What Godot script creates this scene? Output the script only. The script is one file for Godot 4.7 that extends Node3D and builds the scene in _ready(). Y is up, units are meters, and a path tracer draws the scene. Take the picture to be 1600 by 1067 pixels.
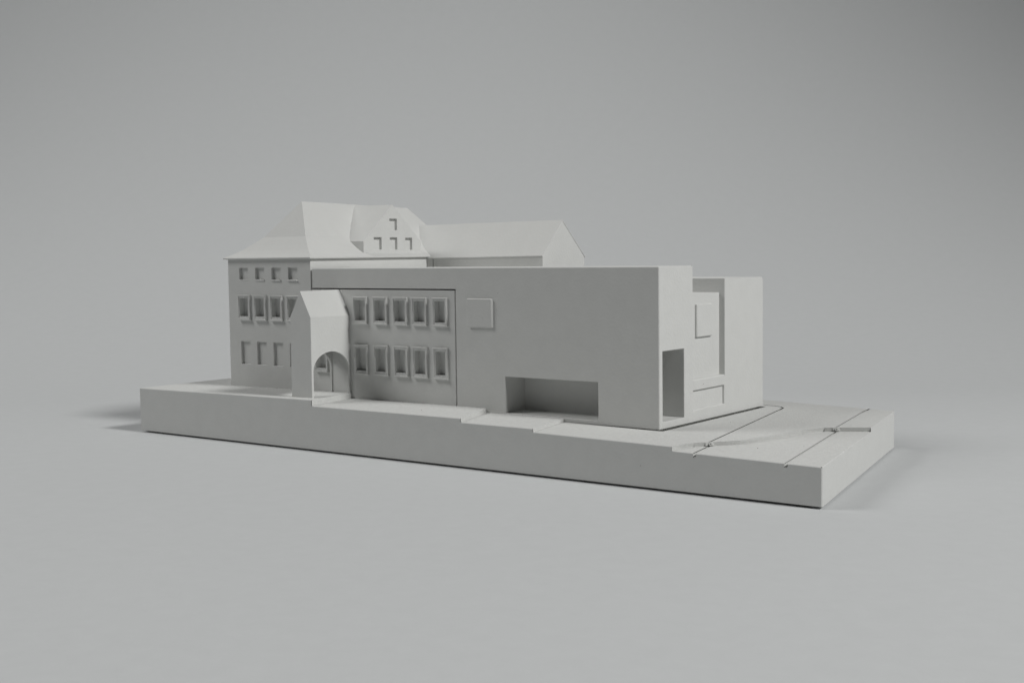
extends Node3D
# A white architectural study model on a seamless grey paper sweep.
# Lengths in the builders are in model units; one unit is 0.2 m.

const S := 0.2
const FLOOR_Y := -0.0935
var org := Vector3.ZERO
var white_plaster: StandardMaterial3D
var ground_plaster: StandardMaterial3D
var paper: StandardMaterial3D
var pit_dark: StandardMaterial3D
var rng := RandomNumberGenerator.new()


# ---------------------------------------------------------------- helpers
func mb() -> SurfaceTool:
	var st := SurfaceTool.new()
	st.begin(Mesh.PRIMITIVE_TRIANGLES)
	return st


func tri(st: SurfaceTool, a: Vector3, b: Vector3, c: Vector3, hint: Vector3) -> void:
	var n := (b - a).cross(c - a)
	if n.length() < 1e-12:
		return
	n = n.normalized()
	if n.dot(hint) > 0.0:
		var t := b
		b = c
		c = t
	else:
		n = -n
	for p: Vector3 in [a, b, c]:
		st.set_normal(n)
		st.add_vertex((p - org) * S)


func quad(st: SurfaceTool, a: Vector3, b: Vector3, c: Vector3, d: Vector3, hint: Vector3) -> void:
	tri(st, a, b, c, hint)
	tri(st, a, c, d, hint)


func obj(called: String, st: SurfaceTool, m: Material, parent: Node) -> MeshInstance3D:
	var o := MeshInstance3D.new()
	o.name = called
	o.mesh = st.commit()
	o.material_override = null
	for i in o.mesh.get_surface_count():
		o.mesh.surface_set_material(i, m)
	parent.add_child(o, true)
	return o


func thing(called: String, label: String, category: String, at: Vector3) -> Node3D:
	var o := Node3D.new()
	o.name = called
	o.position = at * S
	o.set_meta("label", label)
	o.set_meta("category", category)
	add_child(o, true)
	org = at
	return o


# A flat wall with holes. place(u, v) gives the point; left(v) and right(v) bound it.
func plate(st: SurfaceTool, place: Callable, n: Vector3, u0: float, u1: float, vs_in: Array, holes: Array, left = null, right = null) -> void:
	var vs := vs_in.duplicate()
	var v_lo: float = vs_in.min()
	var v_hi: float = vs_in.max()
	for h: Rect2 in holes:
		for v: float in [h.position.y, h.end.y]:
			if v > v_lo and v < v_hi:
				vs.append(v)
	vs.sort()
	for i in vs.size() - 1:
		var va: float = vs[i]
		var vb: float = vs[i + 1]
		if vb - va < 1e-6:
			continue
		var mid := 0.5 * (va + vb)
		var cuts: Array = []
		for h: Rect2 in holes:
			if h.position.y < mid and h.end.y > mid:
				cuts.append(h)
		cuts.sort_custom(func(p, q): return p.position.x < q.position.x)
		var la: float = left.call(va) if left != null else u0
		var lb: float = left.call(vb) if left != null else u0
		var ra: float = right.call(va) if right != null else u1
		var rb: float = right.call(vb) if right != null else u1
		for h: Rect2 in cuts:
			if h.position.x > maxf(la, lb) + 1e-6:
				quad(st, place.call(la, va), place.call(h.position.x, va), place.call(h.position.x, vb), place.call(lb, vb), n)
			la = h.end.x
			lb = h.end.x
		if ra > la + 1e-6 or rb > lb + 1e-6:
			quad(st, place.call(la, va), place.call(ra, va), place.call(rb, vb), place.call(lb, vb), n)


# The lining of a hole: four reveals and the pane at the back. place(u, v, depth).
func lining(st: SurfaceTool, place: Callable, n: Vector3, h: Rect2, depth: float, e := 0.0) -> void:
	var a := h.position
	var b := h.end
	var c := [Vector2(a.x, a.y), Vector2(b.x, a.y), Vector2(b.x, b.y), Vector2(a.x, b.y)]
	var mid: Vector3 = place.call((a.x + b.x) * 0.5, (a.y + b.y) * 0.5, depth * 0.5)
	for i in 4:
		var p: Vector2 = c[i]
		var q: Vector2 = c[(i + 1) % 4]
		var p0: Vector3 = place.call(p.x, p.y, e)
		var q0: Vector3 = place.call(q.x, q.y, e)
		var q1: Vector3 = place.call(q.x, q.y, depth)
		var p1: Vector3 = place.call(p.x, p.y, depth)
		quad(st, p0, q0, q1, p1, mid - (p0 + q1) * 0.5)
		if e > 0.0:
			var o := h.grow(e)
			var pe := Vector2(o.position.x if p.x == a.x else o.end.x, o.position.y if p.y == a.y else o.end.y)
			var qe := Vector2(o.position.x if q.x == a.x else o.end.x, o.position.y if q.y == a.y else o.end.y)
			quad(st, p0, q0, place.call(qe.x, qe.y, 0.0), place.call(pe.x, pe.y, 0.0), n)
	quad(st, place.call(a.x, a.y, depth), place.call(b.x, a.y, depth), place.call(b.x, b.y, depth), place.call(a.x, b.y, depth), n)


# A box with chamfered edges.
func cbox(st: SurfaceTool, lo: Vector3, hi: Vector3, e: float) -> void:
	var c := (lo + hi) * 0.5
	var h := (hi - lo) * 0.5
	for ax in 3:
		for s: float in [-1.0, 1.0]:
			var n := Vector3.ZERO
			n[ax] = s
			var b1 := (ax + 1) % 3
			var b2 := (ax + 2) % 3
			var p: Array[Vector3] = []
			for k: Array in [[-1, -1], [1, -1], [1, 1], [-1, 1]]:
				var v := Vector3.ZERO
				v[ax] = s * h[ax]
				v[b1] = k[0] * (h[b1] - e)
				v[b2] = k[1] * (h[b2] - e)
				p.append(c + v)
			quad(st, p[0], p[1], p[2], p[3], n)
	for ax in 3:
		var b1 := (ax + 1) % 3
		var b2 := (ax + 2) % 3
		for s1: float in [-1.0, 1.0]:
			for s2: float in [-1.0, 1.0]:
				var p: Array[Vector3] = []
				for k: Array in [[-1, 0], [1, 0], [1, 1], [-1, 1]]:
					var v := Vector3.ZERO
					v[ax] = k[0] * (h[ax] - e)
					v[b1] = s1 * (h[b1] - e * k[1])
					v[b2] = s2 * (h[b2] - e * (1 - k[1]))
					p.append(c + v)
				var n := Vector3.ZERO
				n[b1] = s1
				n[b2] = s2
				quad(st, p[0], p[1], p[2], p[3], n)
	for sx: float in [-1.0, 1.0]:
		for sy: float in [-1.0, 1.0]:
			for sz: float in [-1.0, 1.0]:
				var s := Vector3(sx, sy, sz)
				var q := s * h
				tri(st, c + q - Vector3(0, sy * e, sz * e), c + q - Vector3(sx * e, 0, sz * e), c + q - Vector3(sx * e, sy * e, 0), s)


func noise_tex(seed_at: int, freq: float, octaves: int, lo: float, hi: float, normal := false, bump := 1.0) -> NoiseTexture2D:
	var fn := FastNoiseLite.new()
	fn.seed = seed_at
	fn.noise_type = FastNoiseLite.TYPE_SIMPLEX_SMOOTH
	fn.frequency = freq
	fn.fractal_octaves = octaves
	var t := NoiseTexture2D.new()
	t.width = 512
	t.height = 512
	t.seamless = true
	t.noise = fn
	if normal:
		t.as_normal_map = true
		t.bump_strength = bump
	else:
		var g := Gradient.new()
		g.offsets = PackedFloat32Array([0.0, 1.0])
		g.colors = PackedColorArray([Color(lo, lo, lo), Color(hi, hi, hi)])
		t.color_ramp = g
	return t


func material(base: Color, rough: float, tone: NoiseTexture2D, grain: NoiseTexture2D, scale_per_m: float, bump: float) -> StandardMaterial3D:
	var m := StandardMaterial3D.new()
	m.albedo_color = base.linear_to_srgb()
	m.albedo_texture = tone
	m.roughness = rough
	m.metallic_specular = 0.3
	m.normal_enabled = true
	m.normal_texture = grain
	m.normal_scale = bump
	m.uv1_triplanar = true
	m.uv1_world_triplanar = true
	m.uv1_scale = Vector3.ONE * scale_per_m
	return m


func make_materials() -> void:
	white_plaster = material(Color(0.655, 0.661, 0.648), 0.75, noise_tex(3, 0.02, 5, 0.982, 1.0), noise_tex(7, 0.11, 3, 0, 1, true, 2.0), 9.0, 0.12)
	ground_plaster = material(Color(0.655, 0.661, 0.648), 0.85, noise_tex(11, 0.06, 5, 0.955, 1.0), noise_tex(13, 0.16, 4, 0, 1, true, 4.0), 10.0, 0.16)
	paper = material(Color(0.572, 0.586, 0.592), 0.9, noise_tex(17, 0.03, 4, 0.988, 1.0), noise_tex(19, 0.2, 2, 0, 1, true, 1.0), 6.0, 0.05)
	pit_dark = StandardMaterial3D.new()  # near-black colour standing in for the shade inside small pits
	pit_dark.albedo_color = Color(0.10, 0.10, 0.09).linear_to_srgb()
	pit_dark.roughness = 0.9


# ---------------------------------------------------------------- main
func _ready() -> void:
	rng.seed = 20
	var right := Vector3(0.803, 0.0, -0.596)
	var cam := Camera3D.new()
	cam.name = "camera"
	cam.position = Vector3(1.31822, 0.365156, 2.28405) * S
	cam.rotation = Vector3(-0.0680921, 0.638441, -0.0125802)
	cam.fov = 29.90
	cam.near = 0.01
	cam.far = 30.0
	add_child(cam)
	cam.make_current()

	var env := Environment.new()
	env.background_mode = Environment.BG_COLOR
	env.background_color = Color(0.015, 0.015, 0.016).linear_to_srgb()
	env.tonemap_mode = Environment.TONE_MAPPER_LINEAR
	env.tonemap_exposure = 1.0
	env.sdfgi_enabled = true
	env.ssao_enabled = true
	env.ssil_enabled = true
	var we := WorldEnvironment.new()
	we.name = "environment"
	we.environment = env
	add_child(we)

	studio_lamp(Vector3(-0.5, 0.4, 1.0), Vector3(1.0, 0.79, -0.135), 11.0, 0.20, 3.5, 42.0)
	studio_lamp(Vector3(-0.5, 0.1, -0.1), -right * 0.74 + Vector3.UP * 0.67, 9.0, 0.42, 1.18, 50.0)
	# added fill light, unseen, above the back: brightens the backdrop and upward faces
	var top := AreaLight3D.new()
	top.name = "added_overhead_fill"
	top.area_size = Vector2(0.32, 0.32)
	top.area_normalize_energy = false
	top.light_energy = 0.50
	top.light_color = Color(1.0, 0.998, 0.99)
	top.area_range = 20.0
	top.area_attenuation = 2.0
	top.shadow_enabled = true
	add_child(top)
	top.look_at_from_position(Vector3(-2.2, 4.5, -2.1) * S, Vector3(-2.3, 0.0, -2.3) * S, Vector3.FORWARD)

	make_materials()
	build_backdrop()
	build_base()
	build_old_house()
	build_new_block()
	build_gateway()


# A studio lamp in a round reflector, out of the frame, aimed at the model.
func studio_lamp(aim: Vector3, dir: Vector3, dist: float, radius: float, energy: float, cone: float) -> void:
	var l := SpotLight3D.new()
	l.name = "studio_light"
	l.light_energy = energy
	l.light_color = Color(1.0, 0.998, 0.99)
	l.light_size = radius
	l.spot_angle = cone
	l.spot_angle_attenuation = 1.0
	l.spot_range = 20.0
	l.spot_attenuation = 2.0
	l.shadow_enabled = true
	add_child(l, true)
	l.look_at_from_position((aim + dir.normalized() * dist) * S, aim * S, Vector3.UP)


# ---------------------------------------------------------------- paper sweep
func build_backdrop() -> void:
	org = Vector3.ZERO
	var st := mb()
	st.set_smooth_group(0)
	var fwd := Vector3(-0.596, 0, -0.803)
	var side := Vector3(0.803, 0, -0.596)
	var start := Vector3(1.318, FLOOR_Y, 2.284)
	var prof: Array[Vector2] = [Vector2(0.75, 0), Vector2(1.4, 0), Vector2(2.0, 0), Vector2(4.2, 0)]
	var r := 3.6
	for i in range(1, 33):
		var a := PI * 0.5 * i / 32.0
		prof.append(Vector2(4.2 + sin(a) * r, (1.0 - cos(a)) * r))
	prof.append(Vector2(4.2 + r, 6.0))
	var nrm: Array[Vector3] = []
	for i in prof.size():
		var d := prof[mini(i + 1, prof.size() - 1)] - prof[maxi(i - 1, 0)]
		if i <= 3:
			d = Vector2(1, 0)
		nrm.append((Vector3.UP * d.x - fwd * d.y).normalized())
	var us := [-8.0, 0.0, 8.0]
	for i in prof.size() - 1:
		for j in 2:
			var c: Array[Vector3] = []
			var ns: Array[Vector3] = []
			for k: Array in [[i, j], [i + 1, j], [i + 1, j + 1], [i, j + 1]]:
				c.append(start + fwd * prof[k[0]].x + Vector3.UP * prof[k[0]].y + side * us[k[1]])
				ns.append(nrm[k[0]])
			for t: Array in [[0, 1, 2], [0, 2, 3]]:
				var o: Array = t.duplicate()
				if (c[o[1]] - c[o[0]]).cross(c[o[2]] - c[o[0]]).dot(ns[o[0]]) > 0.0:
					o.reverse()
				for q: int in o:
					st.set_normal(ns[q])
					st.add_vertex(c[q] * S)
	var b := obj("backdrop", st, paper, self)
	b.set_meta("kind", "structure")
	b.set_meta("label", "seamless pale grey paper sweep under and behind the model")


# ---------------------------------------------------------------- base with its terraces
const FRONT := 0.161
const GROOVE_D := 0.007
var step_line := [Vector2(0.1193, 0.161), Vector2(0.1256, 0.1295), Vector2(0.1347, 0.099), Vector2(0.1553, 0.071), Vector2(0.1753, 0.0453), Vector2(0.1924, 0.0172), Vector2(0.2078, -0.0433), Vector2(0.2227, -0.108), Vector2(0.237, -0.178), Vector2(0.2585, -0.2396), Vector2(0.3369, -0.2962)]


func plane_y(a: Vector3, b: Vector3, c: Vector3, p: Vector2) -> float:
	var n := (b - a).cross(c - a)
	return a.y - (n.x * (p.x - a.x) + n.z * (p.y - a.z)) / n.y


func h1(p: Vector2) -> float:
	return plane_y(Vector3(-1.491, 0.0235, 0.161), Vector3(-0.92, 0.0285, 0.161), Vector3(-1.2, 0.0257, 0.0), p)


func h2(p: Vector2) -> float:
	return plane_y(Vector3(-0.849, 0.0148, 0.161), Vector3(-0.4, 0.0155, 0.161), Vector3(-0.66, 0.0163, 0.0), p)


func h3(_p: Vector2) -> float:
	return 0.0068


func h4(p: Vector2) -> float:
	return plane_y(Vector3(0.12, -0.004, 0.161), Vector3(0.3358, -0.006, -0.301), Vector3(0, -0.0022, -0.25), p)


func h5(p: Vector2) -> float:
	return plane_y(Vector3(0.12, -0.0123, 0.161), Vector3(0.4225, -0.0172, 0.161), Vector3(0.3371, -0.0152, -0.2941), p)


func strip(line: Array, w: float) -> PackedVector2Array:
	var a: Array[Vector2] = []
	var b: Array[Vector2] = []
	for i in line.size():
		var d: Vector2 = (line[mini(i + 1, line.size() - 1)] - line[maxi(i - 1, 0)]).normalized()
		var n := Vector2(-d.y, d.x) * w * 0.5
		a.append(line[i] + n)
		b.append(line[i] - n)
	b.reverse()
	return PackedVector2Array(a + b)


func big(p: PackedVector2Array, k: float) -> PackedVector2Array:
	var o := PackedVector2Array()
	for v in p:
		o.append(v * k)
	return o


func terrace(st: SurfaceTool, outline: PackedVector2Array, cut: Array, h: Callable) -> void:
	var polys: Array = [big(outline, 100.0)]
	for c: PackedVector2Array in cut:
		var next: Array = []
		for p: PackedVector2Array in polys:
			for q in Geometry2D.clip_polygons(p, big(c, 100.0)):
				if not Geometry2D.is_polygon_clockwise(q) or true:
					next.append(q)
		polys = next
	for p: PackedVector2Array in polys:
		var idx := Geometry2D.triangulate_polygon(p)
		for i in range(0, idx.size(), 3):
			var v: Array[Vector3] = []
			for k in 3:
				var q: Vector2 = p[idx[i + k]] / 100.0
				v.append(Vector3(q.x, h.call(q), q.y))
			tri(st, v[0], v[1], v[2], Vector3.UP)


func trench(st: SurfaceTool, outline: PackedVector2Array, region: PackedVector2Array, h: Callable, depth: float) -> void:
	for p in Geometry2D.intersect_polygons(big(outline, 100.0), big(region, 100.0)):
		var idx := Geometry2D.triangulate_polygon(p)
		for i in range(0, idx.size(), 3):
			var v: Array[Vector3] = []
			for k in 3:
				var q: Vector2 = p[idx[i + k]] / 100.0
				v.append(Vector3(q.x, h.call(q) - depth, q.y))
			tri(st, v[0], v[1], v[2], Vector3.UP)
		var mid := Vector2.ZERO
		for v2 in p:
			mid += v2 / 100.0 / p.size()
		for i in p.size():
			var a: Vector2 = p[i] / 100.0
			var b: Vector2 = p[(i + 1) % p.size()] / 100.0
			if absf(a.y - b.y) < 0.0005 and a.y > 0.15:
				continue
			var m := Vector3(mid.x - a.x, 0, mid.y - a.y)
			quad(st, Vector3(a.x, h.call(a), a.y), Vector3(b.x, h.call(b), b.y), Vector3(b.x, h.call(b) - depth, b.y), Vector3(a.x, h.call(a) - depth, a.y), m)


func build_base() -> void:
	var t := thing("site_base", "stepped white base slab carrying the model buildings, street grooves in its right end", "base", Vector3(-0.55, FLOOR_Y, -0.2))
	var e := 0.0016
	var fz := FRONT - e
	var back := -0.0888
	var line1 := [Vector2(0.17, 0.17), Vector2(0.1553, 0.0885), Vector2(0.1535, 0.0685), Vector2(0.0560, -0.469), Vector2(0.0528, -0.4835), Vector2(0.0468, -0.495), Vector2(0.0375, -0.5045), Vector2(0.025, -0.511), Vector2(0.010, -0.5135), Vector2(-0.0106, -0.5149)]
	var line2 := [Vector2(0.3555, 0.17), Vector2(0.279, -0.2515), Vector2(0.2293, -0.5362), Vector2(0.2215, -0.60)]
	var groove1 := strip(line1, 0.0048)
	var groove2 := strip(line2, 0.0048)
	var wide1 := strip(line1, 0.0120)
	var wide2 := strip(line2, 0.0120)
	var pocket := PackedVector2Array([Vector2(-0.239, 0.0035), Vector2(0.004, 0.0035), Vector2(0.0085, -0.001), Vector2(0.0085, -0.4863), Vector2(-0.05, -0.4863), Vector2(-0.05, -0.03), Vector2(-0.239, -0.03)])
	# outlines of the terraces in plan
	var p1 := PackedVector2Array([Vector2(-1.491, fz), Vector2(-0.849, fz), Vector2(-0.873, 0.0), Vector2(-0.88, -0.05), Vector2(-0.88, -0.675), Vector2(-1.491, -0.716)])
	var p2 := PackedVector2Array([Vector2(-0.849, fz), Vector2(-0.3985, fz), Vector2(-0.452, 0.0), Vector2(-0.469, -0.05), Vector2(-0.88, -0.05), Vector2(-0.873, 0.0)])
	var p3 := PackedVector2Array([Vector2(-0.3985, fz), Vector2(-0.2073, fz), Vector2(-0.239, 0.0), Vector2(-0.249, -0.05), Vector2(-0.469, -0.05), Vector2(-0.452, 0.0)])
	var tail: Array[Vector2] = [Vector2(0.2833, -0.581), Vector2(-0.04, -0.6056), Vector2(-0.88, -0.6695), Vector2(-0.88, -0.05), Vector2(-0.249, -0.05), Vector2(-0.239, 0.0)]
	var sl: Array[Vector2] = []
	for q: Vector2 in step_line:
		sl.append(Vector2(q.x, minf(q.y, fz)))
	var a4: Array[Vector2] = [Vector2(-0.2073, fz)]
	a4.append_array(sl)
	a4.append_array(tail)
	var p4 := PackedVector2Array(a4)
	var a5: Array[Vector2] = [Vector2(0.4225 - e, fz)]
	var rs := sl.duplicate()
	rs.reverse()
	a5.append_array(rs)
	var p5 := PackedVector2Array(a5)
	var specs := [["terrace", p1, h1, []], ["terrace", p2, h2, []], ["terrace", p3, h3, []], ["terrace", p4, h4, [groove1, groove2, pocket]], ["terrace", p5, h5, [groove1, groove2]]]
	for s: Array in specs:
		var st := mb()
		terrace(st, s[1], s[3], s[2])
		if s[3].size() > 0:
			trench(st, wide1, s[1], s[2], GROOVE_D)
			trench(st, wide2, s[1], s[2], GROOVE_D)
		if s[3].size() == 3:
			trench(st, pocket, s[1], s[2], 0.012)
		obj(s[0], st, ground_plaster, t)
	# risers between the terraces, each a part
	var under := [0.2, 0.4, 0.55, 0.6, 0.6, 0.55, 0.35, 0.3, 0.4, 0.7, 0.7]
	var risers := [[[Vector2(-0.849, fz), Vector2(-0.873, 0.0), Vector2(-0.88, -0.05)], h1, h2], [[Vector2(-0.3985, fz), Vector2(-0.452, 0.0), Vector2(-0.469, -0.05)], h2, h3], [[Vector2(-0.2073, fz), Vector2(-0.239, 0.0), Vector2(-0.249, -0.05)], h3, h4], [sl, h4, h5]]
	for r: Array in risers:
		var st := mb()
		var l: Array = r[0]
		var long: bool = l.size() > 4
		for i in l.size() - 1:
			var a: Vector2 = l[i]
			var b: Vector2 = l[i + 1]
			# parts of the long step are cut back under their upper edge
			var ua: float = under[i] if long else 0.0
			var ub: float = under[i + 1] if long else 0.0
			var d := (b - a).normalized()
			var n := Vector2(d.y, -d.x) * 0.0055
			var a2 := a + n * ua
			var b2 := b + n * ub
			quad(st, Vector3(a.x, r[1].call(a), a.y), Vector3(b.x, r[1].call(b), b.y), Vector3(b2.x, r[2].call(b2), b2.y), Vector3(a2.x, r[2].call(a2), a2.y), Vector3(1, 0, 1))
			if long and ua + ub > 0.0:
				quad(st, Vector3(a.x, r[2].call(a), a.y), Vector3(b.x, r[2].call(b), b.y), Vector3(b2.x, r[2].call(b2), b2.y), Vector3(a2.x, r[2].call(a2), a2.y), Vector3.UP)
		obj("riser", st, ground_plaster, t)
	# front face with its stepped top edge
	var st := mb()
	var prof: Array = []
	for row: Array in [[h1, -1.491, -0.849], [h2, -0.849, -0.3985], [h3, -0.3985, -0.2073], [h4, -0.2073, 0.1193]]:
		for x: float in [row[1], row[2]]:
			prof.append(Vector2(x, row[0].call(Vector2(x, FRONT))))
	var gw := 0.0032
	var g1x := 0.1685
	var g2x := 0.3539
	for q: Array in [[0.1193, 0], [g1x - gw, 0], [g1x - gw, 1], [g1x + gw, 1], [g1x + gw, 0], [g2x - gw, 0], [g2x - gw, 1], [g2x + gw, 1], [g2x + gw, 0], [0.4225 - e, 0]]:
		prof.append(Vector2(q[0], h5(Vector2(q[0], FRONT)) - GROOVE_D * q[1]))
	for i in prof.size() - 1:
		var a: Vector2 = prof[i]
		var b: Vector2 = prof[i + 1]
		if absf(a.x - b.x) < 1e-6:
			continue
		quad(st, Vector3(a.x, back, FRONT), Vector3(b.x, back, FRONT), Vector3(b.x, b.y - e, FRONT), Vector3(a.x, a.y - e, FRONT), Vector3.BACK)
		quad(st, Vector3(a.x, a.y - e, FRONT), Vector3(b.x, b.y - e, FRONT), Vector3(b.x, b.y, fz), Vector3(a.x, a.y, fz), Vector3(0, 1, 1))
	# right end, slanted in plan
	var c0 := Vector2(0.4225, FRONT - e)
	var cr := Vector2(0.3369, -0.2962)
	var c1 := Vector2(0.2833, -0.581)
	quad(st, Vector3(c0.x - e, back, FRONT), Vector3(c0.x, back, c0.y), Vector3(c0.x, h5(c0) - e, c0.y), Vector3(c0.x - e, h5(c0) - e, FRONT), Vector3(1, 0, 1))
	tri(st, Vector3(c0.x, h5(c0) - e, c0.y), Vector3(c0.x - e, h5(c0) - e, FRONT), Vector3(c0.x - e, h5(c0), fz), Vector3(1, 1, 1))
	var n := Vector3(1, 0, -0.18)
	quad(st, Vector3(c0.x, back, c0.y), Vector3(cr.x, back, cr.y), Vector3(cr.x, h5(cr) - e, cr.y), Vector3(c0.x, h5(c0) - e, c0.y), n)
	quad(st, Vector3(c0.x, h5(c0) - e, c0.y), Vector3(cr.x, h5(cr) - e, cr.y), Vector3(cr.x, h5(cr), cr.y), Vector3(c0.x - e, h5(c0), c0.y), Vector3(1, 1, 0))
	quad(st, Vector3(cr.x, back, cr.y), Vector3(c1.x, back, c1.y), Vector3(c1.x, h4(c1), c1.y), Vector3(cr.x, h4(cr), cr.y), n)
	# back and left end
	var bk: Array[Vector2] = [c1, Vector2(-0.04, -0.6056), Vector2(-0.88, -0.6695)]
	for i in 2:
		quad(st, Vector3(bk[i].x, back, bk[i].y), Vector3(bk[i + 1].x, back, bk[i + 1].y), Vector3(bk[i + 1].x, h4(bk[i + 1]), bk[i + 1].y), Vector3(bk[i].x, h4(bk[i]), bk[i].y), Vector3.FORWARD)
	quad(st, Vector3(-0.88, back, -0.6695), Vector3(-1.491, back, -0.716), Vector3(-1.491, h1(Vector2(-1.491, -0.716)), -0.716), Vector3(-0.88, h1(Vector2(-0.88, -0.6695)), -0.6695), Vector3.FORWARD)
	quad(st, Vector3(-1.491, back, FRONT), Vector3(-1.491, back, -0.716), Vector3(-1.491, h1(Vector2(-1.491, -0.716)), -0.716), Vector3(-1.491, h1(Vector2(-1.491, FRONT)) - e, FRONT), Vector3.LEFT)
	var ring: Array[Vector2] = [Vector2(-1.491, FRONT), Vector2(0.4225 - e, FRONT), c0, c1, Vector2(-0.88, -0.6695), Vector2(-1.491, -0.716)]
	for i in range(1, ring.size() - 1):
		tri(st, Vector3(ring[0].x, back, ring[0].y), Vector3(ring[i].x, back, ring[i].y), Vector3(ring[i + 1].x, back, ring[i + 1].y), Vector3.DOWN)
	obj("slab", st, white_plaster, t)
	# the recessed foot that leaves a dark joint over the paper
	var ft := mb()
	cbox(ft, Vector3(-1.47, FLOOR_Y, -0.55), Vector3(0.262, back + 0.001, 0.146), 0.0005)
	obj("foot", ft, white_plaster, t)
	# little moulded sockets where the grooves cross the long step, and a bubble in another riser
	for q: Array in [[Vector3(0.1560, -0.0080, 0.0735), Vector3(0.72, 0.2, 0.69), 0.0024], [Vector3(0.2795, -0.0090, -0.2525), Vector3(0.58, 0.2, 0.81), 0.0025]]:
		obj("socket_ring", ring_shape(q[0], q[1].normalized(), q[2]), ground_plaster, t)
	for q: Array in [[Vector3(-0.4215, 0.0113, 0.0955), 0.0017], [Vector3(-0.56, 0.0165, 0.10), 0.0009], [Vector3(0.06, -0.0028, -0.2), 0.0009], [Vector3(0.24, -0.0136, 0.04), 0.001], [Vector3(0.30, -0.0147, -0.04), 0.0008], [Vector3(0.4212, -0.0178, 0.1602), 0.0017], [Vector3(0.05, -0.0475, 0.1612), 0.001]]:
		obj("pit_speck", speck(q[0], q[1]), pit_dark, t)  # dark beads instead of holes, the shade of tiny pits painted in


func ring_shape(c: Vector3, n: Vector3, r: float) -> SurfaceTool:
	var st := mb()
	var u := n.cross(Vector3.UP).normalized()
	var v := u.cross(n)
	for i in 16:
		for j in 6:
			var p: Array[Vector3] = []
			var m := Vector3.ZERO
			for k: Array in [[i, j], [i + 1, j], [i + 1, j + 1], [i, j + 1]]:
				var a: float = TAU * k[0] / 16.0
				var b: float = TAU * k[1] / 6.0
				var rad := u * cos(a) + v * sin(a)
				p.append(c + rad * (r + cos(b) * r * 0.38) + n * sin(b) * r * 0.5)
				m += rad * cos(b) + n * sin(b)
			quad(st, p[0], p[1], p[2], p[3], m)
	return st


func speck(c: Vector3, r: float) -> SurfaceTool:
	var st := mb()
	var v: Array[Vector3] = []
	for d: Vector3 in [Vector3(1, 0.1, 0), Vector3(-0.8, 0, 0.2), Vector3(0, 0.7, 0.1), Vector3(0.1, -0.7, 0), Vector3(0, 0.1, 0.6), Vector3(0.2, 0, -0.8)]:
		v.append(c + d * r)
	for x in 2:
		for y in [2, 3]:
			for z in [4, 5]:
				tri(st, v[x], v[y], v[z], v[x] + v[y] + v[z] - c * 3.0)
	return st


# ---------------------------------------------------------------- windows
# Moulded surround of a window in a wall that faces +z: inner opening i, outer edge o.
func surround(i: Rect2, o: Rect2, z: float) -> SurfaceTool:
	var st := mb()
	var rings := [[0.0, -0.0005], [0.0, 0.0048], [0.16, 0.0060], [0.42, 0.0060], [0.55, 0.0044], [0.86, 0.0046], [1.0, 0.0040], [1.0, -0.002]]
	var pts: Array = []
	for r: Array in rings:
		var l := lerpf(o.position.x, i.position.x, r[0])
		var rr := lerpf(o.end.x, i.end.x, r[0])
		var b := lerpf(o.position.y, i.position.y, r[0])
		var tp := lerpf(o.end.y, i.end.y, r[0])
		var row: Array[Vector3] = []
		for k in 2:
			row.append(Vector3(lerpf(l, rr, k / 2.0), b, z + r[1]))
		for k in 5:
			row.append(Vector3(rr, lerpf(b, tp, k / 5.0), z + r[1]))
		for k in 2:
			row.append(Vector3(lerpf(rr, l, k / 2.0), tp, z + r[1]))
		for k in 5:
			row.append(Vector3(l, lerpf(tp, b, k / 5.0), z + r[1]))
		pts.append(row)
	var cnt: int = pts[0].size()
	for k in cnt:
		var w := 0.0004 if rng.randf() < 0.8 else 0.0010
		var j := Vector3(rng.randf_range(-w, w), rng.randf_range(-w, w), rng.randf_range(-0.0009, 0.0003))
		for r in range(1, rings.size() - 1):
			pts[r][k] += j * (1.0 if r < 5 else 0.6)
	var c := Vector3(i.get_center().x, i.get_center().y, z)
	for r in rings.size() - 1:
		for k in cnt:
			var a: Vector3 = pts[r][k]
			var b: Vector3 = pts[r][(k + 1) % cnt]
			var d: Vector3 = pts[r + 1][(k + 1) % cnt]
			var f: Vector3 = pts[r + 1][k]
			var out := (a + b) * 0.5 - c
			out.z = 0.0
			out = out.normalized()
			var hint := Vector3(0, 0, 1)
			if r < 1:
				hint = out
			elif r == 1:
				hint = out + Vector3(0, 0, 1)
			elif r == 3:
				hint = Vector3(0, 0, 1) - out
			elif r == rings.size() - 2:
				hint = -out
			quad(st, a, b, d, f, hint)
	return st


func framed_window(parent: Node, i: Rect2, o: Rect2, z: float) -> Rect2:
	var hole := Rect2(i.position - Vector2(0, 0.0035), i.size + Vector2(0, 0.0035))
	var st := mb()
	lining(st, func(u, v, d): return Vector3(u, v, z - d), Vector3.BACK, hole, 0.0115)
	var w := obj("window", st, white_plaster, parent)
	obj("frame", surround(i, o, z), white_plaster, w)
	var sl := mb()
	cbox(sl, Vector3(o.position.x - 0.0003, o.position.y - 0.0010, z - 0.001), Vector3(o.end.x + 0.0009, o.position.y + 0.0026, z + 0.0082 + rng.randf_range(-0.001, 0.0006)), 0.0007)
	obj("sill", sl, white_plaster, w)
	var lt := mb()
	cbox(lt, Vector3(o.position.x - 0.0008, o.end.y - 0.0022, z - 0.001), Vector3(o.end.x + 0.0012, o.end.y + 0.0008, z + 0.0074 + rng.randf_range(-0.0008, 0.0006)), 0.0009)
	obj("lintel", lt, white_plaster, w)
	return hole


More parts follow.
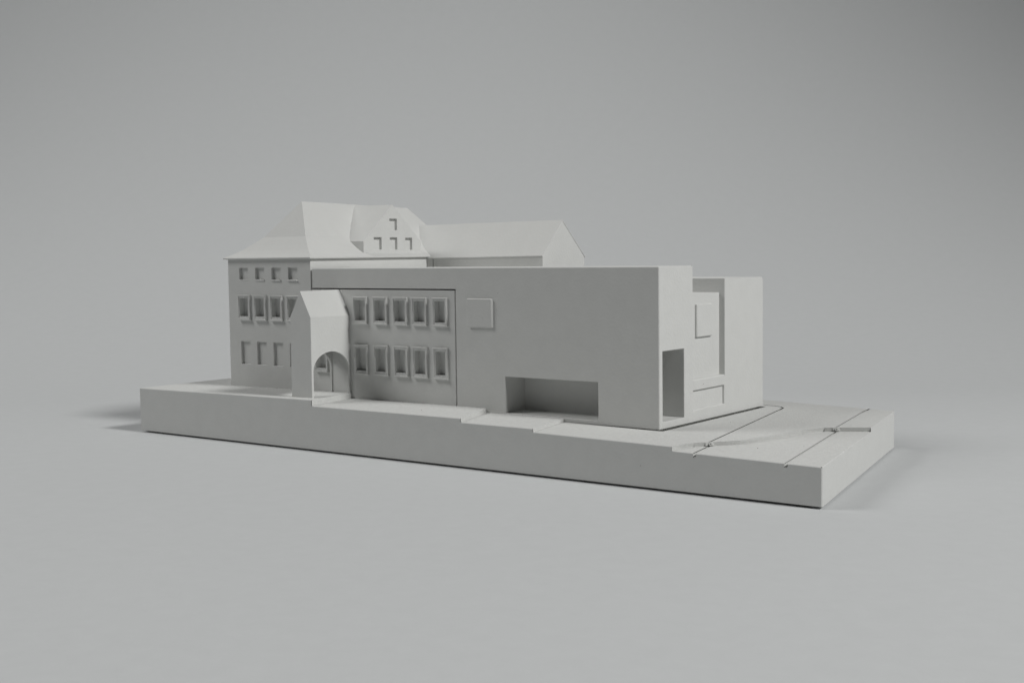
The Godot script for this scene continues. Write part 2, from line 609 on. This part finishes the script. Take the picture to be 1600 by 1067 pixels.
func plain_window(parent: Node, place: Callable, n: Vector3, h: Rect2, depth: float) -> MeshInstance3D:
	var st := mb()
	lining(st, place, n, h.grow(-0.0008), depth, 0.0008)
	return obj("window", st, white_plaster, parent)


# ---------------------------------------------------------------- old house
func roof_ring(o: float, y: float) -> Array[Vector3]:
	var zo := o if o > 0.0 else o * 0.79
	return [Vector3(-1.314 - o, y, zo), Vector3(-1.006 + o, y, zo), Vector3(-1.006 + o, y, -0.665 - zo), Vector3(-1.314 - o, y, -0.665 - zo)]


func build_old_house() -> void:
	var t := thing("old_house", "tall white hip-roofed house with gabled dormer and long rear wing, left on the base", "building", Vector3(-1.16, 0.024, -0.33))
	var place := func(u, v, d = 0.0): return Vector3(u, v, -d)
	var holes: Array = []
	# windows of the narrow front: ground floor plain, first floor framed, top floor plain with small sills
	for x: float in [-1.271, -1.2095, -1.148, -1.087]:
		var h := Rect2(x, 0.0843, 0.0368, 0.061)
		holes.append(h)
		plain_window(t, place, Vector3.BACK, h, 0.0066)
	for x: float in [-1.2675, -1.2070, -1.1460, -1.0845]:
		var i := Rect2(x, 0.2112, 0.0315, 0.0476)
		holes.append(framed_window(t, i, Rect2(x - 0.0052, 0.2015, 0.0440, 0.0648), 0.0))
	var k := 0
	for x: float in [-1.271, -1.2095, -1.148, -1.087]:
		var h := Rect2(x, 0.3075, 0.0345, 0.0315)
		holes.append(h)
		var w := plain_window(t, place, Vector3.BACK, h, 0.0072)
		var sl := mb()
		var p: float = [0.0006, 0.0022, 0.0036, 0.0042][k]
		cbox(sl, Vector3(x - 0.0008, 0.3038, -0.001), Vector3(x + 0.0352, 0.3074, p), 0.0005)
		obj("sill", sl, white_plaster, w)
		k += 1
	var st := mb()
	plate(st, place, Vector3.BACK, -1.314, -1.006, [0.0, 0.3606], holes)
	quad(st, Vector3(-1.006, 0, 0), Vector3(-1.006, 0, -0.665), Vector3(-1.006, 0.3606, -0.665), Vector3(-1.006, 0.3606, 0), Vector3.RIGHT)
	quad(st, Vector3(-1.314, 0, 0), Vector3(-1.314, 0, -0.665), Vector3(-1.314, 0.3606, -0.665), Vector3(-1.314, 0.3606, 0), Vector3.LEFT)
	quad(st, Vector3(-1.314, 0, -0.665), Vector3(-1.006, 0, -0.665), Vector3(-1.006, 0.3606, -0.665), Vector3(-1.314, 0.3606, -0.665), Vector3.FORWARD)
	obj("wall", st, white_plaster, t)
	# hipped roof with flared eaves
	var rf := mb()
	var rings: Array = [roof_ring(-0.002, 0.3601), roof_ring(0.0088, 0.3608), roof_ring(0.0092, 0.3636), roof_ring(0.0080, 0.3648), roof_ring(-0.010, 0.3732), roof_ring(-0.028, 0.3832), roof_ring(-0.047, 0.3962), roof_ring(-0.062, 0.4075), roof_ring(-0.076, 0.4180)]
	var out := [Vector3(0, 0, 1), Vector3(1, 0, 0), Vector3(0, 0, -1), Vector3(-1, 0, 0)]
	for r in rings.size() - 1:
		for s in 4:
			var hint: Vector3 = out[s] + Vector3.UP * (0.6 if r >= 2 else 0.0)
			if r == 0:
				hint = Vector3.DOWN
			quad(rf, rings[r][s], rings[r][(s + 1) % 4], rings[r + 1][(s + 1) % 4], rings[r + 1][s], hint)
	var top: Array = rings[rings.size() - 1]
	var ra := Vector3(-1.160, 0.5124, -0.1255)
	var rb := Vector3(-1.160, 0.5037, -0.5493)
	tri(rf, top[0], top[1], ra, Vector3(0, 1, 1))
	tri(rf, top[2], top[3], rb, Vector3(0, 1, -1))
	quad(rf, top[1], top[2], rb, ra, Vector3(1, 1, 0))
	quad(rf, top[3], top[0], ra, rb, Vector3(-1, 1, 0))
	obj("roof", rf, white_plaster, t)
	# gabled dormer towards the right
	var gx := -1.016
	var zc := -0.3235
	var hw := 0.1165
	var ye := 0.4045
	var yr := 0.5030
	var dm := mb()
	var ins := -1.156
	quad(dm, Vector3(gx, ye, zc + hw), Vector3(ins, ye, zc + hw), Vector3(ins, yr + 0.001, zc), Vector3(gx, yr, zc), Vector3(0, 1, 1))
	quad(dm, Vector3(gx, ye, zc - hw), Vector3(ins, ye, zc - hw), Vector3(ins, yr + 0.001, zc), Vector3(gx, yr, zc), Vector3(0, 1, -1))
	quad(dm, Vector3(gx, ye, zc + hw), Vector3(ins, ye, zc + hw), Vector3(ins, 0.365, zc + hw), Vector3(gx, 0.365, zc + hw), Vector3.BACK)
	quad(dm, Vector3(gx, ye, zc - hw), Vector3(ins, ye, zc - hw), Vector3(ins, 0.365, zc - hw), Vector3(gx, 0.365, zc - hw), Vector3.FORWARD)
	var dormer := obj("dormer", dm, white_plaster, t)
	var gp := func(u, v, d = 0.0): return Vector3(gx - d, v, -u)
	var gh: Array = []
	for q: Array in [[0.3106, 0.434, 0.0316, 0.032], [0.2472, 0.3815, 0.0318, 0.0342], [0.3112, 0.381, 0.0312, 0.0344], [0.3736, 0.380, 0.0306, 0.0345]]:
		var h := Rect2(q[0], q[1], q[2], q[3])
		gh.append(h)
		plain_window(dormer, gp, Vector3.RIGHT, h, 0.0088)
	var gw := mb()
	var lf := func(v): return -zc - hw * (1.0 if v <= ye else (yr - v) / (yr - ye))
	var rt := func(v): return -zc + hw * (1.0 if v <= ye else (yr - v) / (yr - ye))
	plate(gw, gp, Vector3.RIGHT, 0, 0, [0.365, ye, yr], gh, lf, rt)
	obj("gable_wall", gw, white_plaster, dormer)
	# rear wing that runs to the right
	var xg := -0.6097
	var wz := -0.4525
	var bz := -0.6505
	var wm := mb()
	quad(wm, Vector3(-0.982, 0, wz), Vector3(xg, 0, wz), Vector3(xg, 0.3604, wz), Vector3(-0.982, 0.3575, wz), Vector3.BACK)
	quad(wm, Vector3(-0.982, 0, wz), Vector3(-0.982, 0, wz - 0.006), Vector3(-0.982, 0.3575, wz - 0.006), Vector3(-0.982, 0.3575, wz), Vector3.LEFT)
	quad(wm, Vector3(-0.985, 0, wz - 0.006), Vector3(-0.980, 0, wz - 0.006), Vector3(-0.980, 0.36, wz - 0.006), Vector3(-0.985, 0.36, wz - 0.006), Vector3.BACK)
	quad(wm, Vector3(-1.006, 0, wz - 0.001), Vector3(-0.985, 0, wz - 0.001), Vector3(-0.985, 0.36, wz - 0.001), Vector3(-1.006, 0.36, wz - 0.001), Vector3.BACK)
	quad(wm, Vector3(-1.006, 0, bz), Vector3(xg, 0, bz), Vector3(xg, 0.358, bz), Vector3(-1.006, 0.358, bz), Vector3.FORWARD)
	var apex := Vector3(xg, 0.4540, -0.5460)
	var g := [Vector3(xg, 0, wz), Vector3(xg, 0.3612, wz), apex, Vector3(xg, 0.3565, bz), Vector3(xg, 0, bz)]
	for i in range(1, 4):
		tri(wm, g[0], g[i], g[i + 1], Vector3.RIGHT)
	obj("wing_wall", wm, white_plaster, t)
	var wr := mb()
	var seg := 10
	var ridge: Array[Vector3] = []
	var eave: Array[Vector3] = []
	var eave_b: Array[Vector3] = []
	for i in seg + 1:
		var f := i / float(seg)
		var x := lerpf(-1.13, xg + 0.0008, f)
		var bump: float = [0.0, 0.0, 0.0003, 0.0, 0.0012, 0.0003, 0.0, 0.0004, 0.0, 0.0003, 0.0][i]
		ridge.append(Vector3(x, lerpf(0.4515, 0.4550, f) + bump, -0.5460))
		eave.append(Vector3(x, lerpf(0.3560, 0.3608, f) + bump * 0.4, wz + 0.0022))
		eave_b.append(Vector3(x, lerpf(0.3540, 0.3560, f), bz - 0.0045))
	for i in seg:
		quad(wr, eave[i], eave[i + 1], ridge[i + 1], ridge[i], Vector3(0, 1, 1))
		quad(wr, eave_b[i], eave_b[i + 1], ridge[i + 1], ridge[i], Vector3(0, 1, -1))
		var dn := Vector3(0, -0.0024, 0)
		quad(wr, eave[i], eave[i + 1], eave[i + 1] + dn, eave[i] + dn, Vector3.BACK)
		quad(wr, eave[i] + dn, eave[i + 1] + dn, eave[i + 1] + dn + Vector3(0, 0, -0.004), eave[i] + dn + Vector3(0, 0, -0.004), Vector3.DOWN)
		quad(wr, eave_b[i], eave_b[i + 1], eave_b[i + 1] + dn + Vector3(0, 0, 0.006), eave_b[i] + dn + Vector3(0, 0, 0.006), Vector3.DOWN)
	# the thin verge over the gable
	var v0 := Vector3(0, -0.0026, 0)
	quad(wr, eave[seg], ridge[seg], ridge[seg] + v0, eave[seg] + v0, Vector3.RIGHT)
	quad(wr, eave_b[seg], ridge[seg], ridge[seg] + v0, eave_b[seg] + v0, Vector3.RIGHT)
	obj("wing_roof", wr, white_plaster, t)


# ---------------------------------------------------------------- new block
func build_new_block() -> void:
	var t := thing("new_block", "plain flat-roofed white block with a low dark opening and inset panel of framed windows", "building", Vector3(-0.4, 0.0, -0.2))
	var H := 0.3363
	var e := 0.0015
	var dp := 0.1430
	var front := func(u, v, d = 0.0): return Vector3(u, v, -d)
	var side := func(u, v, d = 0.0): return Vector3(-d, v, -u)
	# front wall with the big opening, the corner cut out for the inset panel
	var opening := Rect2(-0.3978, 0.0079, 0.2489, 0.0846)
	var st := mb()
	plate(st, front, Vector3.BACK, -1.0, -e, [-0.015, H - e], [opening, Rect2(-1.1, -0.1, 0.5635, 0.387), Rect2(-0.239, -0.1, 0.3, 0.1)])
	quad(st, Vector3(-1.0, H - e, 0), Vector3(-e, H - e, 0), Vector3(-e, H, -e), Vector3(-1.0, H, -e), Vector3(0, 1, 1))
	quad(st, Vector3(-e, 0, 0), Vector3(0, 0, -e), Vector3(0, H - e, -e), Vector3(-e, H - e, 0), Vector3(1, 0, 1))
	tri(st, Vector3(-e, H - e, 0), Vector3(0, H - e, -e), Vector3(-e, H, -e), Vector3(1, 1, 1))
	# edges of the cut-out
	quad(st, Vector3(-1.0, 0.287, 0), Vector3(-0.5365, 0.287, 0), Vector3(-0.5365, 0.287, -0.03), Vector3(-1.0, 0.287, -0.03), Vector3.DOWN)
	quad(st, Vector3(-0.5365, -0.015, 0), Vector3(-0.5365, 0.287, 0), Vector3(-0.5365, 0.287, -0.03), Vector3(-0.5365, -0.015, -0.03), Vector3.LEFT)
	quad(st, Vector3(-1.0, 0.26, -0.03), Vector3(-0.53, 0.26, -0.03), Vector3(-0.53, 0.288, -0.03), Vector3(-1.0, 0.288, -0.03), Vector3.BACK)
	quad(st, Vector3(-1.0, 0.287, 0), Vector3(-1.0, 0.287, -dp), Vector3(-1.0, H, -dp), Vector3(-1.0, H - e, 0), Vector3.LEFT)
	# hidden foot, set back so that a dark joint shows along the ground
	quad(st, Vector3(-0.239, 0, 0), Vector3(0, 0, 0), Vector3(-0.012, 0, -0.012), Vector3(-0.239, 0, -0.012), Vector3.DOWN)
	quad(st, Vector3(-0.239, -0.016, -0.012), Vector3(-0.012, -0.016, -0.012), Vector3(-0.012, 0, -0.012), Vector3(-0.239, 0, -0.012), Vector3.BACK)
	quad(st, Vector3(0, 0, 0), Vector3(0, 0, -0.4863), Vector3(-0.012, 0, -0.48), Vector3(-0.012, 0, -0.012), Vector3.DOWN)
	quad(st, Vector3(-0.012, -0.016, -0.012), Vector3(-0.012, -0.016, -0.48), Vector3(-0.012, 0, -0.48), Vector3(-0.012, 0, -0.012), Vector3.RIGHT)
	obj("front_wall", st, white_plaster, t)
	# right wall: doorway, high recess, low sunken field
	var door := Rect2(0.0128, 0.0127, 0.0940, 0.1492)
	var notch := Rect2(dp, 0.0905, 0.1485, 0.3)
	var low := Rect2(0.1438, 0.0236, 0.1475, 0.0446)
	var R2y := 0.3052
	var rs := mb()
	var rr := 0.0095
	plate(rs, side, Vector3.RIGHT, e, 0.4863, [0.0, H - e], [door, Rect2(dp, 0.0885, 0.1485, 0.4), low, Rect2(dp + 0.1, R2y, 0.5, 0.2), Rect2(0.4863 - rr, R2y - rr, 0.1, 0.1), Rect2(dp - 0.004, H - 0.004, 0.1, 0.1)])
	for q: Array in [[0.4863 - rr, R2y - rr, rr], [dp - 0.004, H - 0.004, 0.004]]:
		for i in 6:
			var a0 := PI * 0.5 * i / 6.0
			var a1 := PI * 0.5 * (i + 1) / 6.0
			var c := Vector2(q[0], q[1])
			var pa: Vector2 = c + Vector2(cos(a0), sin(a0)) * q[2]
			var pb: Vector2 = c + Vector2(cos(a1), sin(a1)) * q[2]
			tri(rs, side.call(c.x, c.y), side.call(pa.x, pa.y), side.call(pb.x, pb.y), Vector3.RIGHT)
			quad(rs, side.call(pa.x, pa.y), side.call(pb.x, pb.y), side.call(pb.x, pb.y, 0.3), side.call(pa.x, pa.y, 0.3), Vector3(0, 1, -1))
	# jambs and ledge of the high recess
	var d := 0.0135
	quad(rs, side.call(dp, 0.0885), side.call(dp + 0.1485, 0.0885), side.call(dp + 0.1485, 0.0905, 0.002), side.call(dp, 0.0905, 0.002), Vector3(1, 1, 0))
	quad(rs, side.call(dp, 0.0905, 0.002), side.call(dp + 0.1485, 0.0905, 0.002), side.call(dp + 0.1485, 0.0905, d), side.call(dp, 0.0905, d), Vector3.UP)
	quad(rs, side.call(dp + 0.1485, 0.0905), side.call(dp + 0.1485, 0.276), side.call(dp + 0.1485, 0.276, d), side.call(dp + 0.1485, 0.0905, d), Vector3.BACK)
	quad(rs, side.call(dp, 0.0905), side.call(dp, 0.276), side.call(dp, 0.276, d), side.call(dp, 0.0905, d), Vector3.FORWARD)
	obj("side_wall", rs, white_plaster, t)
	var rp := mb()
	quad(rp, side.call(dp, 0.0905, d), side.call(dp + 0.1485, 0.0905, d), side.call(dp + 0.1485, 0.2744, d), side.call(dp, 0.2792, d), Vector3.RIGHT)
	quad(rp, side.call(dp, 0.2792, d), side.call(dp + 0.1485, 0.2744, d), side.call(dp + 0.1485, 0.2744, 0.6), side.call(dp, 0.2792, 0.6), Vector3.UP)
	obj("recessed_wall", rp, white_plaster, t)
	# flat tops
	var rf := mb()
	quad(rf, Vector3(-1.0, H, -e), Vector3(-e, H, -e), Vector3(-e, H, -dp + 0.004), Vector3(-1.0, H, -dp + 0.004), Vector3.UP)
	quad(rf, Vector3(-e, H, -e), Vector3(0, H - e, -e), Vector3(0, H - e, -dp + 0.004), Vector3(-e, H, -dp + 0.004), Vector3(1, 1, 0))
	quad(rf, Vector3(-1.0, 0.0, -dp), Vector3(-d, 0.0, -dp), Vector3(-d, H - 0.004, -dp), Vector3(-1.0, H - 0.004, -dp), Vector3.FORWARD)
	quad(rf, Vector3(-d, 0.276, -dp), Vector3(0, 0.276, -dp), Vector3(0, H - 0.004, -dp), Vector3(-d, H - 0.004, -dp), Vector3.FORWARD)
	quad(rf, Vector3(-1.0, H - 0.004, -dp), Vector3(-0.3, H - 0.004, -dp), Vector3(-0.3, H, -dp + 0.004), Vector3(-1.0, H, -dp + 0.004), Vector3(0, 1, -1))
	quad(rf, Vector3(-1.0, 0.325, -dp), Vector3(-0.3, 0.325, -dp), Vector3(-0.3, 0.325, -0.450), Vector3(-1.0, 0.325, -0.450), Vector3.UP)
	obj("roof", rf, white_plaster, t)
	var rw := mb()
	var z1 := -dp - 0.1485
	quad(rw, Vector3(-0.6, R2y, z1), Vector3(0, R2y, z1), Vector3(0, R2y, -0.4863 + rr), Vector3(-0.6, R2y, -0.4863 + rr), Vector3.UP)
	quad(rw, Vector3(-0.6, 0.276, z1), Vector3(0, 0.276, z1), Vector3(0, R2y, z1), Vector3(-0.6, R2y, z1), Vector3.BACK)
	quad(rw, Vector3(-0.6, 0.25, z1), Vector3(-d, 0.25, z1), Vector3(-d, 0.276, z1), Vector3(-0.6, 0.276, z1), Vector3.BACK)
	quad(rw, Vector3(-0.6, 0, -0.4863), Vector3(0, 0, -0.4863), Vector3(0, R2y - rr, -0.4863), Vector3(-0.6, R2y - rr, -0.4863), Vector3.FORWARD)
	quad(rw, Vector3(-0.6, 0, -dp), Vector3(-0.6, 0, -0.4863), Vector3(-0.6, R2y, -0.4863), Vector3(-0.6, R2y, -dp), Vector3.LEFT)
	obj("rear_wall", rw, white_plaster, t)
	# openings
	var op := mb()
	lining(op, front, Vector3.BACK, opening.grow(-0.0012), 0.074, 0.0012)
	obj("opening", op, white_plaster, t)
	var dr := mb()
	lining(dr, side, Vector3.RIGHT, door.grow(-0.0012), 0.13, 0.0012)
	obj("doorway", dr, white_plaster, t)
	var lo := mb()
	lining(lo, side, Vector3.RIGHT, low.grow(-0.0014), 0.0050, 0.0014)
	obj("sunken_panel", lo, white_plaster, t)
	# raised square plates
	var sq := mb()
	cbox(sq, Vector3(-0.5005, 0.2003, -0.002), Vector3(-0.4290, 0.2660, 0.0062), 0.0016)
	obj("raised_panel", sq, white_plaster, t)
	var s2 := mb()
	cbox(s2, Vector3(-d - 0.002, 0.1800, -0.2497), Vector3(-0.0080, 0.2520, -0.1780), 0.0016)
	obj("raised_panel", s2, white_plaster, t)
	# inset facade panel with framed windows
	var pz := -0.0012
	var holes: Array = []
	var gl := [-0.8535, -0.7875, -0.7242, -0.6625, -0.5983]
	var gr := [-0.8195, -0.7545, -0.6905, -0.6293, -0.5682]
	var ol := [-0.8575, -0.7918, -0.7268, -0.6686, -0.6050]
	var orr := [-0.8140, -0.7480, -0.6830, -0.6240, -0.5622]
	for k in 5:
		var i := Rect2(gl[k], 0.2088, gr[k] - gl[k], 0.0496)
		holes.append(framed_window(t, i, Rect2(ol[k], 0.2005, orr[k] - ol[k], 0.0655), pz))
	for k in 5:
		var x0: float = gl[k] + 0.0008
		var x1: float = gr[k] - 0.0006
		var i := Rect2(x0, 0.0860, x1 - x0, 0.0556)
		holes.append(framed_window(t, i, Rect2(ol[k] + 0.0006, 0.0772, orr[k] - ol[k] - 0.0006, 0.0722), pz))
	holes.append(framed_window(t, Rect2(-0.988, 0.0860, 0.0325, 0.0556), Rect2(-0.9925, 0.0772, 0.0430, 0.0722), pz))
	var fp := mb()
	var pe := 0.0008
	plate(fp, func(u, v): return Vector3(u, v, pz), Vector3.BACK, -1.0046, -0.5405 - pe, [-0.01, 0.2838 - pe], holes)
	quad(fp, Vector3(-1.0046, 0.2838 - pe, pz), Vector3(-0.5405 - pe, 0.2838 - pe, pz), Vector3(-0.5405 - pe, 0.2838, pz - pe), Vector3(-1.0046, 0.2838, pz - pe), Vector3(0, 1, 1))
	quad(fp, Vector3(-0.5405 - pe, -0.01, pz), Vector3(-0.5405 - pe, 0.2838 - pe, pz), Vector3(-0.5405, 0.2838 - pe, pz - pe), Vector3(-0.5405, -0.01, pz - pe), Vector3(1, 0, 1))
	quad(fp, Vector3(-1.0046, 0.2838, pz - pe), Vector3(-0.5405, 0.2838, pz - pe), Vector3(-0.5405, 0.2838, -0.03), Vector3(-1.0046, 0.2838, -0.03), Vector3.UP)
	quad(fp, Vector3(-0.5405, -0.01, pz - pe), Vector3(-0.5405, 0.2838, pz - pe), Vector3(-0.5405, 0.2838, -0.03), Vector3(-0.5405, -0.01, -0.03), Vector3.RIGHT)
	quad(fp, Vector3(-1.0046, -0.01, pz), Vector3(-1.0046, 0.2838, pz), Vector3(-1.0046, 0.2838, -0.03), Vector3(-1.0046, -0.01, -0.03), Vector3.LEFT)
	quad(fp, Vector3(-0.56, -0.01, -0.03), Vector3(-0.53, -0.01, -0.03), Vector3(-0.53, 0.288, -0.03), Vector3(-0.56, 0.288, -0.03), Vector3.BACK)
	quad(fp, Vector3(-0.5405, -0.01, pz - 0.004), Vector3(-0.5365, -0.01, pz - 0.004), Vector3(-0.5365, 0.0178, pz - 0.002), Vector3(-0.5405, 0.0178, pz - 0.002), Vector3.BACK)
	obj("facade_panel", fp, white_plaster, t)
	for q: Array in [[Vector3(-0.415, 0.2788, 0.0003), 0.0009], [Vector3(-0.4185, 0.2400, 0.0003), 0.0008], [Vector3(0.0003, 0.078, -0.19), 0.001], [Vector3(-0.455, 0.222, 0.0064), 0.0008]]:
		obj("pit_speck", speck(q[0], q[1]), pit_dark, t)  # surface pits as dark beads, their inner shade put into the colour


# ---------------------------------------------------------------- gateway
func build_gateway() -> void:
	var t := thing("gateway", "narrow steep-gabled white gateway with round arch, in front of the panel of windows", "gateway", Vector3(-0.909, 0.024, 0.066))
	var x0 := -0.9440
	var x1 := -0.8745
	var xr := -0.9080
	var zf := 0.1325
	var ze := 0.2208
	var yr := 0.2835
	var yb := 0.018
	var th := 0.0062
	var e := 0.0009
	var st := mb()
	var place := func(u, v): return Vector3(u, v, zf)
	var lf := func(v): return (x0 + e) if v <= ze else lerpf(x0 + e, xr, (v - ze) / (yr - ze))
	var rt := func(v): return (x1 - e) if v <= ze else lerpf(x1 - e, xr, (v - ze) / (yr - ze))
	plate(st, place, Vector3.BACK, 0, 0, [yb, ze, yr], [], lf, rt)
	plate(st, func(u, v): return Vector3(u, v, zf - th), Vector3.FORWARD, x0 + th, x1 - th, [yb, ze], [])
	quad(st, Vector3(x1 - e, yb, zf), Vector3(x1, yb, zf - e), Vector3(x1, ze, zf - e), Vector3(x1 - e, ze, zf), Vector3(1, 0, 1))
	quad(st, Vector3(x0 + e, yb, zf), Vector3(x0, yb, zf - e), Vector3(x0, ze, zf - e), Vector3(x0 + e, ze, zf), Vector3(-1, 0, 1))
	obj("front_wall", st, white_plaster, t)
	# two side walls with the arch
	var c := 0.0660
	var a := 0.0605
	var ys := 0.0913
	var b := 0.0447
	for s: float in [1.0, -1.0]:
		if s < 0.0:
			a = 0.0646
		var sw := mb()
		var xo := x1 if s > 0.0 else x0
		var xi := xo - s * th
		var out := Vector3(s, 0, 0)
		for k: Array in [[xo, out], [xi, -out]]:
			var xk: float = k[0]
			var nk: Vector3 = k[1]
			quad(sw, Vector3(xk, yb, -0.003), Vector3(xk, yb, c - a), Vector3(xk, ys, c - a), Vector3(xk, ys, -0.003), nk)
			quad(sw, Vector3(xk, yb, zf - e), Vector3(xk, yb, c + a), Vector3(xk, ys, c + a), Vector3(xk, ys, zf - e), nk)
			var zs: Array[float] = [-0.003]
			var yl: Array[float] = [ys]
			for i in 25:
				var g := PI * (1.0 - i / 24.0)
				zs.append(c + a * cos(g))
				yl.append(ys + b * sin(g))
			zs.append(zf - e)
			yl.append(ys)
			for i in zs.size() - 1:
				quad(sw, Vector3(xk, yl[i], zs[i]), Vector3(xk, yl[i + 1], zs[i + 1]), Vector3(xk, ze, zs[i + 1]), Vector3(xk, ze, zs[i]), nk)
		for i in 24:
			var g0 := PI * i / 24.0
			var g1 := PI * (i + 1) / 24.0
			quad(sw, Vector3(xo, ys + b * sin(g0), c + a * cos(g0)), Vector3(xo, ys + b * sin(g1), c + a * cos(g1)), Vector3(xi, ys + b * sin(g1), c + a * cos(g1)), Vector3(xi, ys + b * sin(g0), c + a * cos(g0)), Vector3(0, -sin(g0 + 0.06), -cos(g0 + 0.06)))
		for z: float in [c - a, c + a]:
			quad(sw, Vector3(xo, yb, z), Vector3(xo, ys, z), Vector3(xi, ys, z), Vector3(xi, yb, z), Vector3(0, 0, c - z))
		obj("arch_wall", sw, white_plaster, t)
	var rf := mb()
	var zb := -0.003
	quad(rf, Vector3(x1, ze, zf - e), Vector3(x1, ze, zb), Vector3(xr, yr, zb), Vector3(xr, yr, zf - e), Vector3(1, 1, 0))
	quad(rf, Vector3(x0, ze, zf - e), Vector3(x0, ze, zb), Vector3(xr, yr, zb), Vector3(xr, yr, zf - e), Vector3(-1, 1, 0))
	quad(rf, Vector3(x1, ze, zf - e), Vector3(x1 - e, ze, zf), Vector3(xr, yr, zf), Vector3(xr, yr, zf - e), Vector3(1, 1, 1))
	quad(rf, Vector3(x0, ze, zf - e), Vector3(x0 + e, ze, zf), Vector3(xr, yr, zf), Vector3(xr, yr, zf - e), Vector3(-1, 1, 1))
	quad(rf, Vector3(x0 + th, ze - 0.006, zb), Vector3(x1 - th, ze - 0.006, zb), Vector3(x1 - th, ze - 0.006, zf - th), Vector3(x0 + th, ze - 0.006, zf - th), Vector3.DOWN)
	obj("roof", rf, white_plaster, t)
